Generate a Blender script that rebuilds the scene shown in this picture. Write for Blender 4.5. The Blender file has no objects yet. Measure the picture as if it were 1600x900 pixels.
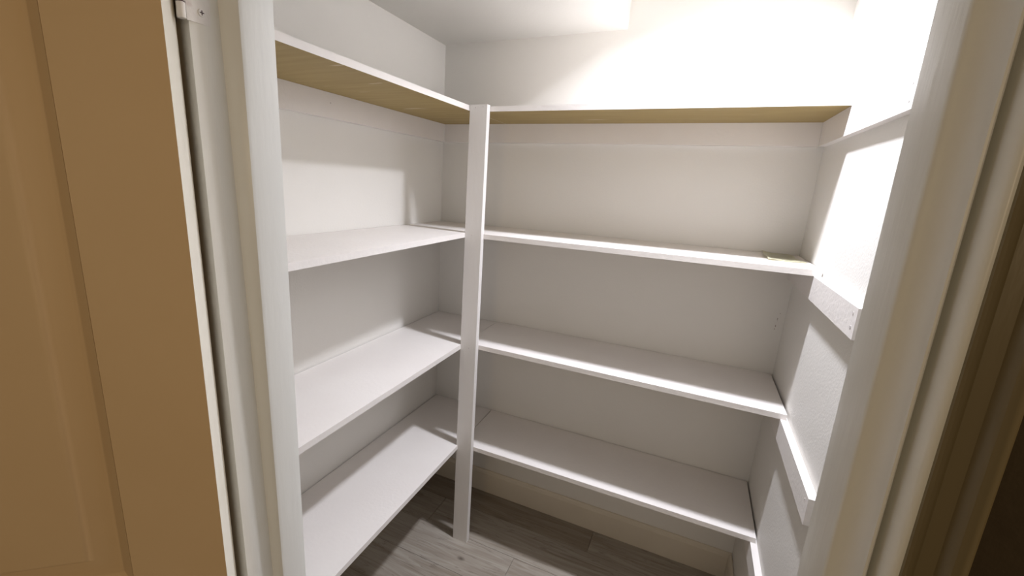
import bpy, bmesh, math, random
from mathutils import Vector, Matrix

# ------------------------------------------------------------------ camera
S = bpy.context.scene
COL = S.collection
yaw, pitch, roll = 0.4225, -0.2194, 0.0543
cyw, syw, cp, sp, cr, sr = math.cos(yaw), math.sin(yaw), math.cos(pitch), math.sin(pitch), math.cos(roll), math.sin(roll)
F = Vector((-syw*cp, cyw*cp, sp)); Rt = Vector((cyw, syw, 0)); U = Rt.cross(F)
R2 = Rt*cr + U*sr; U2 = -Rt*sr + U*cr
cam_data = bpy.data.cameras.new('camera'); cam = bpy.data.objects.new('camera', cam_data); COL.objects.link(cam)
M = Matrix((R2, U2, -F)).transposed().to_4x4(); M.translation = Vector((1.0726, -1.7938, 1.514))
cam.matrix_world = M
cam_data.sensor_width = 36; cam_data.lens = 690.36/1600*36
cam_data.shift_x = 31.67/1600; cam_data.shift_y = -9.12/1600
cam_data.clip_start = 0.01; cam_data.clip_end = 50
S.camera = cam

# ------------------------------------------------------------------ light and exposure
S.view_settings.view_transform = 'Standard'; S.view_settings.look = 'None'
S.view_settings.gamma = 1; S.view_settings.use_curve_mapping = False
S.view_settings.exposure = 0.08
W_ = bpy.data.worlds.new('dim_hall_ambience'); S.world = W_; W_.use_nodes = True
W_.node_tree.nodes['Background'].inputs[0].default_value = (1.0, 0.78, 0.52, 1)
W_.node_tree.nodes['Background'].inputs[1].default_value = 0.13
LAMP = Vector((1.13, -0.48, 2.33)); LAMP_POWER = 16.5; LAMP_COL = (0.88, 0.90, 1.0)
hl = bpy.data.lights.new('added_door_light', 'AREA'); hl.shape = 'DISK'; hl.size = 0.06
hl.energy = 7; hl.color = (1.0, 0.72, 0.42)  # added light, placed to reach the open door but miss the jambs
cl_ = bpy.data.lights.new('closet_lamp_light', 'AREA'); cl_.shape = 'DISK'; cl_.size = .10; cl_.energy = LAMP_POWER; cl_.color = LAMP_COL
cl_.spread = math.radians(130)
clo = bpy.data.objects.new('closet_lamp_light', cl_); COL.objects.link(clo); clo.location = LAMP
hlo = bpy.data.objects.new('added_door_light', hl); COL.objects.link(hlo); hlo.location = (2.9, -1.502, 1.75); hlo.rotation_euler = (0, math.radians(90), 0)

rl = bpy.data.lights.new('room_lamp_light', 'AREA'); rl.shape = 'DISK'; rl.size = 0.30
rl.energy = 3.6; rl.color = (1.0, 0.76, 0.48)
rlo = bpy.data.objects.new('room_lamp_light', rl); COL.objects.link(rlo); rlo.location = (1.02, -3.1, 1.60); rlo.rotation_euler = (math.radians(90), 0, 0)

# ------------------------------------------------------------------ materials
def mat(name, col, rough=0.5, col2=None, nscale=6.0, bump=0.0, bscale=80.0, stretch=(1, 1, 1), spec=0.4, lo=.35, hi=.65):
    m = bpy.data.materials.new(name); m.use_nodes = True
    nt = m.node_tree; b = nt.nodes['Principled BSDF']
    b.inputs['Roughness'].default_value = rough
    b.inputs['Specular IOR Level'].default_value = spec
    b.inputs['Base Color'].default_value = (*col, 1)
    tc = nt.nodes.new('ShaderNodeTexCoord'); mp = nt.nodes.new('ShaderNodeMapping'); mp.inputs['Scale'].default_value = stretch
    nt.links.new(tc.outputs['Object'], mp.inputs['Vector'])
    if col2:
        n = nt.nodes.new('ShaderNodeTexNoise'); n.inputs['Scale'].default_value = nscale; n.inputs['Detail'].default_value = 6
        rp = nt.nodes.new('ShaderNodeValToRGB')
        rp.color_ramp.elements[0].position = lo; rp.color_ramp.elements[1].position = hi
        rp.color_ramp.elements[0].color = (*col, 1); rp.color_ramp.elements[1].color = (*col2, 1)
        nt.links.new(mp.outputs[0], n.inputs['Vector']); nt.links.new(n.outputs['Fac'], rp.inputs[0]); nt.links.new(rp.outputs[0], b.inputs['Base Color'])
    if bump:
        n2 = nt.nodes.new('ShaderNodeTexNoise'); n2.inputs['Scale'].default_value = bscale; n2.inputs['Detail'].default_value = 4
        bp = nt.nodes.new('ShaderNodeBump'); bp.inputs['Strength'].default_value = bump; bp.inputs['Distance'].default_value = 0.002
        nt.links.new(mp.outputs[0], n2.inputs['Vector']); nt.links.new(n2.outputs['Fac'], bp.inputs['Height']); nt.links.new(bp.outputs[0], b.inputs['Normal'])
    return m

wall_m = mat('wall_paint', (.825, .80, .75), .55, (.84, .815, .765), 3, .25, 160)
ceil_m = mat('ceiling_paint', (.78, .76, .71), .7, None, 5, .2, 120)
shelf_m = mat('shelf_paint', (.85, .805, .765), .5, (.875, .835, .795), 5, .35, 90, (1, 1, 1))
trim_m = mat('trim_paint', (.83, .83, .79), .33, (.86, .86, .82), 4, .3, 60, (1, 1, .15))
post_m = mat('post_paint', (.78, .75, .72), .5, (.82, .79, .76), 5, .4, 70, (1, 1, .3))
door_m = mat('door_paint', (.64, .475, .29), .55, (.66, .495, .305), 5, .06, 90, spec=.25)
dedge_m = mat('door_edge_paint', (.86, .84, .76), .4, (.78, .74, .62), 18, .5, 60, (1, 1, .3), lo=.55, hi=.8)
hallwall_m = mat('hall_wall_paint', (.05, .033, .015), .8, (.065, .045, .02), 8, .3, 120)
casing_m = mat('brown_casing_shaded_in', (.17, .135, .07), .32, (.19, .15, .08), 6, .3, 60, (1, 1, .15))  # brown paint, made darker in place of the shade on the right casing
hinge_m = mat('painted_hinge', (.84, .82, .80), .3, (.55, .42, .42), 40, .3, 150, lo=.6, hi=.85)
dark_m = mat('dark_metal', (.06, .03, .04), .5)
nail_m = mat('nail_dimple_paint', (.60, .56, .54), .5)
paper_m = mat('yellowed_paper', (.93, .91, .76), .6, (.90, .87, .66), 30, .4, 60)
scuff_m = mat('scuff_brown', (.45, .37, .32), .7)
base_m = mat('baseboard_paint', (.72, .65, .53), .45, (.76, .69, .57), 5, .2, 60)
sub_m = mat('subfloor', (.05, .04, .03), .9)
metal_m = mat('lamp_holder', (.8, .8, .78), .3)

def ply_mat():
    m = mat('bare_plywood', (.56, .40, .19), .6)
    nt = m.node_tree; b = nt.nodes['Principled BSDF']
    tc = nt.nodes.new('ShaderNodeTexCoord'); mp = nt.nodes.new('ShaderNodeMapping')
    mp.inputs['Scale'].default_value = (2.5, 30, 1)
    n = nt.nodes.new('ShaderNodeTexNoise'); n.inputs['Scale'].default_value = 1.6; n.inputs['Detail'].default_value = 8; n.inputs['Distortion'].default_value = .6
    rp = nt.nodes.new('ShaderNodeValToRGB')
    for i, (p, c) in enumerate(((.25, (.37, .265, .10)), (.75, (.44, .33, .14)))):
        rp.color_ramp.elements[i].position = p; rp.color_ramp.elements[i].color = (*c, 1)
    # smears of white paint that reached the bare face
    mp2 = nt.nodes.new('ShaderNodeMapping'); mp2.inputs['Scale'].default_value = (3, 14, 1)
    n2 = nt.nodes.new('ShaderNodeTexNoise'); n2.inputs['Scale'].default_value = 1.7; n2.inputs['Detail'].default_value = 5
    r2 = nt.nodes.new('ShaderNodeValToRGB'); r2.color_ramp.elements[0].position = .66; r2.color_ramp.elements[1].position = .74
    mx = nt.nodes.new('ShaderNodeMixRGB'); mx.inputs[2].default_value = (.62, .52, .34, 1)
    L = nt.links.new
    L(tc.outputs['Object'], mp.inputs[0]); L(mp.outputs[0], n.inputs['Vector']); L(n.outputs['Fac'], rp.inputs[0])
    L(tc.outputs['Object'], mp2.inputs[0]); L(mp2.outputs[0], n2.inputs['Vector']); L(n2.outputs['Fac'], r2.inputs[0])
    L(r2.outputs[0], mx.inputs[0]); L(rp.outputs[0], mx.inputs[1]); L(mx.outputs[0], b.inputs['Base Color'])
    return m
ply_m = ply_mat()

def plank_mat(name, a, c, knot=None):
    m = mat(name, a, .42, spec=.45)
    nt = m.node_tree; b = nt.nodes['Principled BSDF']; L = nt.links.new
    tc = nt.nodes.new('ShaderNodeTexCoord'); oi = nt.nodes.new('ShaderNodeObjectInfo')
    mp = nt.nodes.new('ShaderNodeMapping'); mp.inputs['Scale'].default_value = (2.2, 26, 1)
    ad = nt.nodes.new('ShaderNodeVectorMath'); ad.operation = 'ADD'
    ml = nt.nodes.new('ShaderNodeVectorMath'); ml.operation = 'SCALE'; ml.inputs[0].default_value = (17, 31, 5)
    L(oi.outputs['Random'], ml.inputs['Scale']); L(tc.outputs['Object'], mp.inputs[0]); L(mp.outputs[0], ad.inputs[0]); L(ml.outputs[0], ad.inputs[1])
    n = nt.nodes.new('ShaderNodeTexNoise'); n.inputs['Scale'].default_value = 1.5; n.inputs['Detail'].default_value = 9; n.inputs['Distortion'].default_value = 1.2
    rp = nt.nodes.new('ShaderNodeValToRGB')
    rp.color_ramp.elements[0].position = .28; rp.color_ramp.elements[0].color = (*c, 1)
    rp.color_ramp.elements[1].position = .68; rp.color_ramp.elements[1].color = (*a, 1)
    L(ad.outputs[0], n.inputs['Vector']); L(n.outputs['Fac'], rp.inputs[0])
    w = nt.nodes.new('ShaderNodeTexNoise'); w.inputs['Scale'].default_value = .55; w.inputs['Detail'].default_value = 3; w.inputs['Distortion'].default_value = 2.5
    L(ad.outputs[0], w.inputs['Vector'])
    r2 = nt.nodes.new('ShaderNodeValToRGB'); e = r2.color_ramp.elements
    e[0].position = .485; e[0].color = (0, 0, 0, 1); e[1].position = .50; e[1].color = (1, 1, 1, 1); x = e.new(.515); x.color = (0, 0, 0, 1)
    L(w.outputs['Fac'], r2.inputs[0])
    sc = nt.nodes.new('ShaderNodeMath'); sc.operation = 'MULTIPLY'; sc.inputs[1].default_value = .45; L(r2.outputs[0], sc.inputs[0])
    mx = nt.nodes.new('ShaderNodeMixRGB'); mx.inputs[2].default_value = (.12, .095, .075, 1)
    L(sc.outputs[0], mx.inputs[0]); L(rp.outputs[0], mx.inputs[1]); out = mx.outputs[0]
    if knot:
        g = nt.nodes.new('ShaderNodeTexCoord'); sb = nt.nodes.new('ShaderNodeVectorMath'); sb.operation = 'DISTANCE'
        mk = nt.nodes.new('ShaderNodeMapping'); mk.inputs['Scale'].default_value = (1, 1.7, 1)
        L(g.outputs['Object'], mk.inputs[0]); L(mk.outputs[0], sb.inputs[0]); sb.inputs[1].default_value = (knot[0], knot[1]*1.7, 0)
        mr = nt.nodes.new('ShaderNodeMapRange'); mr.inputs[1].default_value = .004; mr.inputs[2].default_value = .022; mr.inputs[3].default_value = .8; mr.inputs[4].default_value = 0
        L(sb.outputs['Value'], mr.inputs[0]); m2 = nt.nodes.new('ShaderNodeMixRGB'); m2.inputs[2].default_value = (.09, .07, .055, 1)
        L(mr.outputs[0], m2.inputs[0]); L(out, m2.inputs[1]); out = m2.outputs[0]
    L(out, b.inputs['Base Color'])
    return m
planks_m = [plank_mat('vinyl_plank', (.42, .38, .325), (.27, .225, .175)), plank_mat('vinyl_plank_darker', (.35, .30, .24), (.21, .17, .13)),
            plank_mat('vinyl_plank_knotty', (.44, .40, .345), (.28, .235, .185), (.386, -.426))]

# ------------------------------------------------------------------ helpers
def link(name, bm, mats, parent=None, bevel=0, seg=2):
    if bevel:
        es = [e for e in bm.edges if len(e.link_faces) == 2 and e.calc_face_angle() > .5]
        bmesh.ops.bevel(bm, geom=es, offset=bevel, segments=seg, affect='EDGES', clamp_overlap=True)
    bmesh.ops.recalc_face_normals(bm, faces=bm.faces)
    me = bpy.data.meshes.new(name); bm.to_mesh(me); bm.free()
    for m in (mats if isinstance(mats, (list, tuple)) else [mats]): me.materials.append(m)
    if name in ('door_stop', 'jamb_board', 'trim_5', 'panel', 'knuckle', 'housing', 'stem'):
        me.polygons.foreach_set('use_smooth', [True]*len(me.polygons)); me.set_sharp_from_angle(angle=math.radians(38))
    o = bpy.data.objects.new(name, me); COL.objects.link(o)
    if parent: o.parent = parent
    return o
def hexa(bm, lo, hi):
    """solid from a bottom quad and a top quad"""
    v = [bm.verts.new(p) for p in lo] + [bm.verts.new(p) for p in hi]
    fs = [bm.faces.new([v[i] for i in f]) for f in ((3, 2, 1, 0), (4, 5, 6, 7), (0, 1, 5, 4), (1, 2, 6, 5), (2, 3, 7, 6), (3, 0, 4, 7))]
    return fs
def box(bm, x0, x1, y0, y1, z0, z1):
    return hexa(bm, [(x0, y0, z0), (x1, y0, z0), (x1, y1, z0), (x0, y1, z0)], [(x0, y0, z1), (x1, y0, z1), (x1, y1, z1), (x0, y1, z1)])
def prism(bm, pts, z0, z1, f=None):
    """vertical prism with plan outline pts; f(x,y,z)->(x,y,z) leans it"""
    f = f or (lambda x, y, z: (x, y, z))
    a = [bm.verts.new(f(x, y, z0)) for x, y in pts]; b = [bm.verts.new(f(x, y, z1)) for x, y in pts]
    bm.faces.new(list(reversed(a))); bm.faces.new(b)
    n = len(pts)
    for i in range(n): bm.faces.new((a[i], a[(i+1) % n], b[(i+1) % n], b[i]))
def cyl(bm, c, r, d, axis='Z', seg=20, r2=None):
    M_ = {'Z': Matrix(), 'X': Matrix.Rotation(math.pi/2, 4, 'Y'), 'Y': Matrix.Rotation(math.pi/2, 4, 'X')}[axis]
    bmesh.ops.create_cone(bm, cap_ends=True, segments=seg, radius1=r, radius2=r if r2 is None else r2, depth=d, matrix=Matrix.Translation(c) @ M_)
def tag(o, label=None, cat=None, group=None, kind=None):
    if label: o['label'] = label
    if cat: o['category'] = cat
    if group: o['group'] = group
    if kind: o['kind'] = kind
    return o
def empty(name, loc=(0, 0, 0)):
    o = bpy.data.objects.new(name, None); COL.objects.link(o); o.location = loc; o.empty_display_size = .1
    return o
def bx(name, m, b, parent=None, bevel=0):
    bm = bmesh.new(); box(bm, *b); return link(name, bm, m, parent, bevel)

WX = lambda z: 1.3997+.015*(z-.85)   # the right wall is slightly out of plumb
XL0, XW = -0.012, 1.40        # left and right walls of the closet
YF, YO = -1.35, -1.44         # inner and outer face of the front wall
ZC = 2.45; ZS = 2.084         # ceiling and the underside of the soffit
XJ = 0.552; XR = 1.205        # clear opening between the two door stops
K = .012
def lean(x, y, z):            # the hinge jamb is a little out of plumb
    k = .013 + .02*max(0, min(1, (-1.35-y)/.09))
    return (x + k*(1.45-z), y, z)

# ------------------------------------------------------------------ structure
st = lambda o, l, c: tag(o, l, c, kind='structure')
o = st(bx('wall_back', wall_m, (XL0-.1, XW+.1, 0, .1, 0, ZC)), 'white back wall of the closet above and behind the long shelves', 'wall')
for i, (dx, dz, r) in enumerate(((.001, 1.121, .0014), (-.004, 1.101, .0024), (-.003, 1.094, .0012), (-.006, 1.074, .0026), (-.007, 1.063, .0018))):
    bm = bmesh.new(); bmesh.ops.create_circle(bm, cap_ends=True, segments=9, radius=r, matrix=Matrix.Translation((1.385+dx, -.0006, dz)) @ Matrix.Rotation(math.pi/2, 4, 'X') @ Matrix.Diagonal((.55, 1.7, 1, 1)))
    link('scuff_mark', bm, scuff_m, o)
st(bx('wall_left', wall_m, (XL0-.1, XL0, YO, 0, 0, ZC)), 'white left wall of the closet behind the side shelves', 'wall')
bm = bmesh.new(); a, b_ = WX(0), WX(ZC)
hexa(bm, [(a, YO, 0), (1.5, YO, 0), (1.5, 0, 0), (a, 0, 0)], [(b_, YO, ZC), (1.5, YO, ZC), (1.5, 0, ZC), (b_, 0, ZC)])
st(link('wall_right', bm, wall_m), 'white right wall of the closet carrying the projecting cleats', 'wall')
# front wall around the doorway
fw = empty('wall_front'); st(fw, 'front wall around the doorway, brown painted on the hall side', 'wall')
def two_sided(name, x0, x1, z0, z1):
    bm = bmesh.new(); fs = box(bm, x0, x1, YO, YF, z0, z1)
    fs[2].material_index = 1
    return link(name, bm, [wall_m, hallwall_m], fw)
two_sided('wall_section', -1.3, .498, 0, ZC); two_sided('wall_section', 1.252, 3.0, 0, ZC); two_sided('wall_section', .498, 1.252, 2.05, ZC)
cl = st(bx('ceiling', ceil_m, (XL0-.1, XW+.1, YO, .1, ZC, ZC+.1)), 'white closet ceiling with a boxed lower part at the left', 'ceiling')
bm = bmesh.new(); hexa(bm, [(XL0, YF, ZS), (.742, YF, ZS), (.753, 0, ZS), (XL0, 0, ZS)], [(XL0, YF, ZC), (.742, YF, ZC), (.753, 0, ZC), (XL0, 0, ZC)])
tag(link('soffit', bm, ceil_m, cl, .002), 'boxed lower white ceiling over the left side')

# floor with single planks
fl = bx('floor', sub_m, (-1.3, 3.0, -3.6, .1, -.06, -.0065)); st(fl, 'grey brown wood-look plank floor', 'floor')
rnd = random.Random(4)
pw, plen = .175, 1.2; y1 = .03; row = 0; cache = {}
while y1 > -3.5:
    y0 = y1 - pw; x = -1.3 - rnd.random()*plen*.9
    if row == 1: x = -1.05
    if row == 2: x = -.62
    while x < 3.0:
        a, b = max(x, -1.3), min(x+plen, 3.0)
        if b-a > .05:
            bm = bmesh.new(); box(bm, a+.0007, b-.0007, y0+.0007, min(y1, .03)-.0007, -.006, 0)
            k = 2 if (a < .386 < b and y0 < -.426 < y1) else rnd.choice((0, 0, 1))
            link('plank', bm, planks_m[k], fl, .0009, 1)
        x += plen
    y1 = y0; row += 1

# baseboards
def baseboard(name, pts_a, pts_b, n, label):
    """from a to b along the wall, n = into the room"""
    bm = bmesh.new(); prof = [(0, 0), (.013, 0), (.013, .100), (.010, .112), (.005, .118), (0, .118)]
    a, b, n = Vector(pts_a), Vector(pts_b), Vector(n)
    va = [bm.verts.new(a + n*d + Vector((0, 0, h))) for d, h in prof]; vb = [bm.verts.new(b + n*d + Vector((0, 0, h))) for d, h in prof]
    bm.faces.new(va); bm.faces.new(list(reversed(vb)))
    for i in range(6): bm.faces.new((va[i], vb[i], vb[(i+1) % 6], va[(i+1) % 6]))
    st(link(name, bm, base_m), label, 'baseboard')
baseboard('baseboard_back', (XL0, 0, 0), (WX(0), 0, 0), (0, -1, 0), 'cream baseboard along the back wall under the lowest shelf')
baseboard('baseboard_right', (WX(0)+.0003, -.0135, 0), (WX(0)+.0003, YF, 0), (-1, 0, 0), 'cream baseboard at the foot of the right wall')
baseboard('baseboard_left', (XL0, -.0135, 0), (XL0, YF, 0), (1, 0, 0), 'cream baseboard at the foot of the left wall')

# door frame
tr = empty('trim_1'); st(tr, 'white hinge-side door jamb between the open door and the left shelves', 'door jamb')
bm = bmesh.new(); prism(bm, [(.502, YO), (.527, YO), (.527, YF), (.502, YF)], 0, 2.03, lean); link('jamb_board', bm, trim_m, tr, .002)
bm = bmesh.new(); prism(bm, [(.5275, -1.4055), (.530, -1.4058), (.5475, -1.3975), (.5505, -1.3955), (.552, -1.391), (.552, YF), (.5275, YF)], 0, 2.018, lean); link('door_stop', bm, trim_m, tr, .0016)
tr = empty('trim_2'); st(tr, 'white latch-side door jamb and stop at the right of the doorway', 'door jamb')
bm = bmesh.new(); prism(bm, [(1.2320-.0055*math.cos(math.radians(a)), -1.4265-.0135*math.sin(math.radians(a))) for a in range(0, 91, 9)]+[ (1.250, YO), (1.250, YF), (1.2265, YF)], 0, 2.03); link('jamb_board', bm, trim_m, tr)
# stop with a hollow moulded outer face
pts = [(XR, YF), (XR, -1.4015), (XR+.0006, -1.4040)]
for t in range(11):
    a = math.radians(6+84*t/10); pts.append((1.205+.0149*math.sin(a), -1.4245+.0197*math.cos(a)))
pts += [(1.2202, -1.4256), (1.2214, -1.4260), (1.2225, -1.4252), (1.2232, -1.4230), (1.2240, -1.4180), (1.2258, -1.4150), (1.2258, YF)]
bm = bmesh.new(); prism(bm, pts, 0, 2.018); link('door_stop', bm, trim_m, tr)
tr = empty('trim_3'); st(tr, 'white head jamb across the top of the doorway', 'door jamb')
bx('jamb_board', trim_m, (.502, 1.250, YO, YF, 2.031, 2.05), tr, .002); bx('door_stop', trim_m, (.53, 1.229, -1.404, YF, 2.0185, 2.0305), tr, .002)
def casing(name, x0, sgn, w, label, f=None, d=None):
    d = d or [(0, 0), (0, .006), (.002, .0105), (.006, .0125), (.0095, .0105), (.0105, .008), (.013, .0075), (w*.55, .009), (w*.72, .0115), (w*.76, .0155), (w*.86, .0175), (w*.96, .0165), (w, .013), (w, 0)]
    bm = bmesh.new(); prism(bm, [(x0+sgn*a, YO-b) for a, b in d], 0, 2.10, f)
    st(link(name, bm, casing_m), label, 'door casing')
casing('trim_4', .498, -1, .058, 'brown door casing behind the open door')
casing('trim_5', 1.233, 1, .027, 'moulded brown door casing in the dark right edge of the doorway', None,
       [(0, 0), (0, .0030), (.0015, .0045), (.0035, .0045), (.0055, .0034), (.014, .0050), (.0160, .0105), (.0178, .0132), (.021, .0140), (.0245, .0132), (.0268, .0105), (.027, 0)])
bm = bmesh.new(); box(bm, .44, 1.29, YO-.014, YO, 2.101, 2.16); st(link('trim_6', bm, casing_m, None, .004), 'brown door casing across the top of the doorway', 'door casing')

# ------------------------------------------------------------------ the door: turned 50 degrees past square to the wall
AL = math.radians(50); P0 = Vector((.5165, -1.4485, 0))
dS = Vector((-math.sin(AL), -math.cos(AL), 0)); dN = Vector((math.cos(AL), -math.sin(AL), 0))
TH = .035; DW = .64
def dl(s, n, z):   # s from the hinge edge, n: 0 hall face .. TH closet face
    p = P0 + dS*s + dN*n; k = .03
    return (p.x + k*(1.45-z), p.y, z)
door = empty('door_1'); st(door, 'tan panelled closet door standing open at the left', 'door')
def dbox(name, s0, s1, z0, z1, n0=0, n1=TH, m=door_m, bevel=.001, edge=False, parent=door):
    bm = bmesh.new()
    fs = hexa(bm, [dl(s0, n0, z0), dl(s1, n0, z0), dl(s1, n1, z0), dl(s0, n1, z0)], [dl(s0, n0, z1), dl(s1, n0, z1), dl(s1, n1, z1), dl(s0, n1, z1)])
    ms = [m, dedge_m]
    if edge: fs[5].material_index = 1
    return link(name, bm, ms, parent, bevel)
tag(dbox('stile', 0, .107, .01, 2.015, edge=True), 'tan door stile with a white painted hinge edge'); dbox('stile', DW-.107, DW, .01, 2.015)
for z0, z1 in ((.01, .22), (.80, .975), (1.90, 2.015)): dbox('rail', .1072, DW-.1072, z0, z1)
def panel(z0, z1):
    s0, s1 = .1074, DW-.1074; bm = bmesh.new()
    rings = [(0, TH), (.0125, TH-.0095), (.0145, TH-.0115), (.0170, TH-.0122), (.020, TH-.0114), (.040, TH-.0062), (.0435, TH-.0030), (.0455, TH-.0008), (.0475, TH), (.050, TH)]
    L_ = []
    for i, n in rings:
        L_.append([bm.verts.new(dl(s, n, z)) for s, z in ((s0+i, z0+i), (s1-i, z0+i), (s1-i, z1-i), (s0+i, z1-i))])
    back = [bm.verts.new(dl(s, .004, z)) for s, z in ((s0, z0), (s1, z0), (s1, z1), (s0, z1))]
    for a, b in zip([back]+L_, L_):
        for k in range(4): bm.faces.new((a[k], a[(k+1) % 4], b[(k+1) % 4], b[k]))
    bm.faces.new(L_[-1]); bm.faces.new(back)
    link('panel', bm, door_m, door)
panel(.2202, .7998); panel(.9752, 1.8998)
# hinge: leaf on the jamb, knuckle at the corner
def hinge(zb):
    lx = lambda y, z: lean(.527, y, z)[0]
    bm = bmesh.new()
    prism(bm, [(.5266, -1.4425), (.5288, -1.4425), (.5288, -1.412), (.5266, -1.412)], zb, zb+.089, lean)
    h = link('hinge', bm, hinge_m, door, .0008); tag(h, 'paint-smeared butt hinge')
    kx = lx(-1.447, zb)-.001
    for i in range(5):
        bm = bmesh.new(); cyl(bm, (kx, -1.4468, zb+.0085+i*.018), .0046, .0165, seg=18); link('knuckle', bm, hinge_m, h, .0006, 1)
        if i < 4:
            bm = bmesh.new(); cyl(bm, (kx, -1.4468, zb+.0175+i*.018), .0040, .002, seg=14); link('pin_gap', bm, dark_m, h)
    for z in (zb+.012, zb+.045, zb+.077):
        x = lean(.529, -1.424, z)[0]; bm = bmesh.new(); cyl(bm, (x, -1.426, z), .0042, .0016, 'X', 16)
        link('screw', bm, hinge_m, h, .0004, 1)
        bm = bmesh.new(); box(bm, x+.0007, x+.0011, -1.4285, -1.4235, z-.0005, z+.0005); box(bm, x+.0007, x+.00112, -1.4265, -1.4255, z-.0025, z+.0025); link('screw_slot', bm, dark_m, h)
hinge(1.676); hinge(.20)

# ------------------------------------------------------------------ shelves
TH_S = .0177
def board(name, top, label, cat='shelf', group=None, mats=None, under=None, bevel=.0016, th=TH_S):
    """top: four (x,y,z) corners of the upper face, counter-clockwise"""
    bm = bmesh.new(); fs = hexa(bm, [(x, y, z-th) for x, y, z in top], top)
    ms = [mats or shelf_m]
    if under: ms.append(under); fs[0].material_index = 1
    o = link(name, bm, ms, None, bevel)
    return tag(o, label, cat, group)
def back_shelf(z, x0, d0, d1, label, under=None, yb=-.004, gap=.003):
    return board('wall_shelf', [(x0, -d0, z), (WX(z)-gap, -d1, z), (WX(z)-gap, yb, z), (x0, yb, z)], label, 'shelf', 'long shelves on the back wall', under=under)
T, S3, S2, S1 = 1.776, 1.330, .895, .449
back_shelf(T, .3007, .318, .318, 'top white shelf on the back wall with a bare plywood underside', ply_m, gap=.001)
back_shelf(S3, XL0+.003, .320, .338, 'long white shelf on the back wall second from top, holding a yellowed paper scrap')
back_shelf(S2, .3075, .320, .338, 'long white shelf on the back wall third from top, empty, above the lowest one', gap=.006)
back_shelf(S1, .3055, .320, .322, 'lowest long white shelf on the back wall, just above the baseboard', gap=.006)
def side_shelf(z, d0, d1, ye, label, under=None, tilt=0):
    yf = YF+.003; xb = XL0+.0035
    zz = lambda y: z + tilt*(-y)
    g = lambda y: d0 + (d1-d0)*max(0, (-y-.3))/1.05
    return board('side_shelf', [(xb, yf, zz(yf)), (g(yf), yf, zz(yf)), (g(ye), ye, zz(ye)), (xb, ye, zz(ye))], label, 'shelf', 'short shelves on the left wall', under=under)
side_shelf(T, .2995, .2985, -.0025, 'top shelf on the left wall with a bare tan plywood underside', ply_m)
side_shelf(S3+.001, .3005, .325, -.3245, 'white shelf on the left wall second from top, butting against the long shelf')
side_shelf(S2-.003, .3005, .312, -.0025, 'white shelf on the left wall third from top, fully lit')
side_shelf(S1-.001, .3005, .325, -.0025, 'lowest white shelf on the left wall with a broad shadow along the wall', tilt=.008)
# corner post
ps = empty('corner_post', (.335, -.335, 0)); tag(ps, 'white upright post from floor to top shelf where the two shelf runs meet', 'post')
bm = bmesh.new(); prism(bm, [(.3018, -.345), (.3685, -.345), (.3685, -.3215), (.3018, -.3215)], 0, T+.002)
p = link('upright', bm, post_m, None, .0015); p.parent = ps; p.matrix_parent_inverse = Matrix.Translation((-.335, .335, 0))
for x, z, r in ((.324, 1.768, .0018), (.353, 1.770, .0015), (.331, 1.325, .0016), (.338, .884, .0016)):
    bm = bmesh.new(); cyl(bm, (x, -.3452, z), r, .0008, 'Y', 12); n = link('nail_head', bm, nail_m); n.parent = ps; n.matrix_parent_inverse = Matrix.Translation((-.335, .335, 0))

# cleats
def cleat(b, label, cat='shelf cleat', group=None, nails=()):
    o = bx('shelf_cleat', shelf_m, b, None, .0012); tag(o, label, cat, group)
    for c, r in nails:
        bm = bmesh.new(); cyl(bm, c, r, .0008, 'X', 12); link('nail_head', bm, nail_m, o)
    return o
G = 'shelf cleats on the right wall'
def rc(z, e, h, label, nails=(), y1=-.0004):
    x = WX(z-.05); c0, c1 = x-.0195, x
    return cleat((c0, c1, -e, y1, z-TH_S-h, z-TH_S-.0004), label, 'shelf cleat', G, [((c0-.0003, y, zz), r) for y, zz, r in nails])
rc(T, .7235, .074, 'top cleat on the right wall, high under the end of the top shelf', [(-.700, 1.700, .0024), (-.700, 1.731, .002), (-.40, 1.72, .0018)], -.0195)
rc(S3, .7235, .066, 'cleat on the right wall level with the shelf that holds the paper scrap', [(-.700, 1.297, .0034), (-.702, 1.268, .0034)])
rc(S2, .7235, .066, 'cleat on the right wall running out past the third long shelf', [(-.700, .86, .0026)])
rc(S1, .7235, .066, 'lowest cleat on the right wall, close above the floor')
cx0 = WX(T-.05)-.0195
cleat((XL0, XL0+.0195, YF+.002, -.0004, 1.684, T-TH_S-.0004), 'long flat cleat along the left wall beneath the top side shelf', nails=[((XL0+.0198, -.70, 1.728), .002)])
cleat((XL0+.0197, cx0-.0002, -.019, -.0004, 1.684, T-TH_S-.0004), 'long flat cleat along the back wall beneath the top long shelf')

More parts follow.
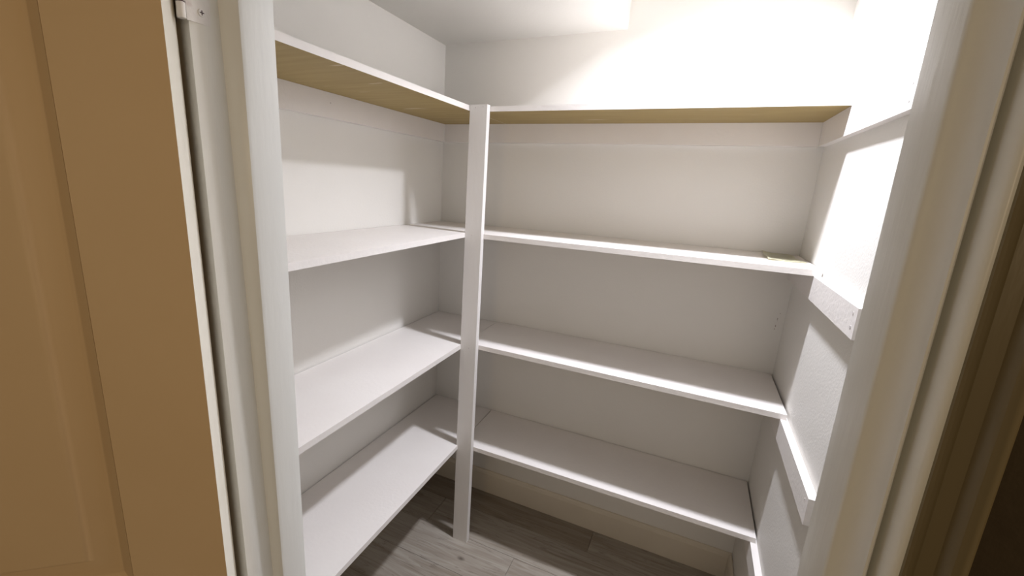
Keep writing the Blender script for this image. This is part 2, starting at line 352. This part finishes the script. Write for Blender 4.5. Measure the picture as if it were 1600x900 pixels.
# paper scrap lying in the corner of the second shelf
bm = bmesh.new(); nx, ny = 8, 6; rnd = random.Random(2); g = []
for j in range(ny+1):
    for i in range(nx+1):
        u, v = i/nx, j/ny
        a = Vector((1.290, -.006)).lerp(Vector((1.372, -.010)), u); b = Vector((1.286, -.222)).lerp(Vector((1.390, -.215)), u)
        p = a.lerp(b, v); z = S3+.0014+.006*max(0, 1-u*4)*(1-.4*v)+.0016*math.sin(u*7+v*3)**2 + rnd.random()*.0003
        g.append(bm.verts.new((p.x + .004*math.sin(v*9), p.y + .003*math.sin(u*8), z)))
for j in range(ny):
    for i in range(nx):
        q = j*(nx+1)+i; bm.faces.new((g[q], g[q+1], g[q+nx+2], g[q+nx+1]))
bmesh.ops.solidify(bm, geom=bm.faces[:], thickness=.0005)
tag(link('paper_scrap', bm, paper_m), 'thin yellowed paper scrap lying at the right end of the second long shelf', 'paper')

# ------------------------------------------------------------------ closet lamp on the ceiling
lp = empty('ceiling_lamp', (LAMP.x, LAMP.y, ZC)); tag(lp, 'small round surface downlight on the closet ceiling, just above the picture', 'lamp')
RB = .048; dz = LAMP.z-ZC
bm = bmesh.new(); cyl(bm, (0, 0, dz+.019), RB+.012, .034, seg=40); link('housing', bm, metal_m, lp, .002)
bm = bmesh.new(); cyl(bm, (0, 0, (dz+.037-.012)/2), .012, -dz-.037-.0115, seg=20); link('stem', bm, metal_m, lp)
bm = bmesh.new(); cyl(bm, (0, 0, -.006), .045, .0115, seg=32); link('ceiling_plate', bm, metal_m, lp, .002)
em = bpy.data.materials.new('diffuser_glow'); em.use_nodes = True; nt = em.node_tree; nt.nodes.clear()
e = nt.nodes.new('ShaderNodeEmission'); ou = nt.nodes.new('ShaderNodeOutputMaterial'); nt.links.new(e.outputs[0], ou.inputs[0])
e.inputs[0].default_value = (*LAMP_COL, 1); e.inputs[1].default_value = 1.5
bm = bmesh.new(); cyl(bm, (0, 0, dz+.002), RB, .003, seg=40); link('diffuser', bm, em, lp)

# made-up sconce, added as a fixture for the light on the open door
hs = empty('added_sconce', (2.93, -1.44, 1.75)); tag(hs, 'small made-up sconce in the hall, unseen, added to light the open door', 'lamp')
bm = bmesh.new(); cyl(bm, (0, -.006, 0), .04, .011, 'Y', 28); link('back_plate', bm, metal_m, hs, .002)
bm = bmesh.new(); cyl(bm, (0, -.030, 0), .008, .037, 'Y', 16); link('arm', bm, metal_m, hs)
bm = bmesh.new(); cyl(bm, (-.001, -.062, 0), .034, .05, 'X', 28); link('shade', bm, metal_m, hs, .003)
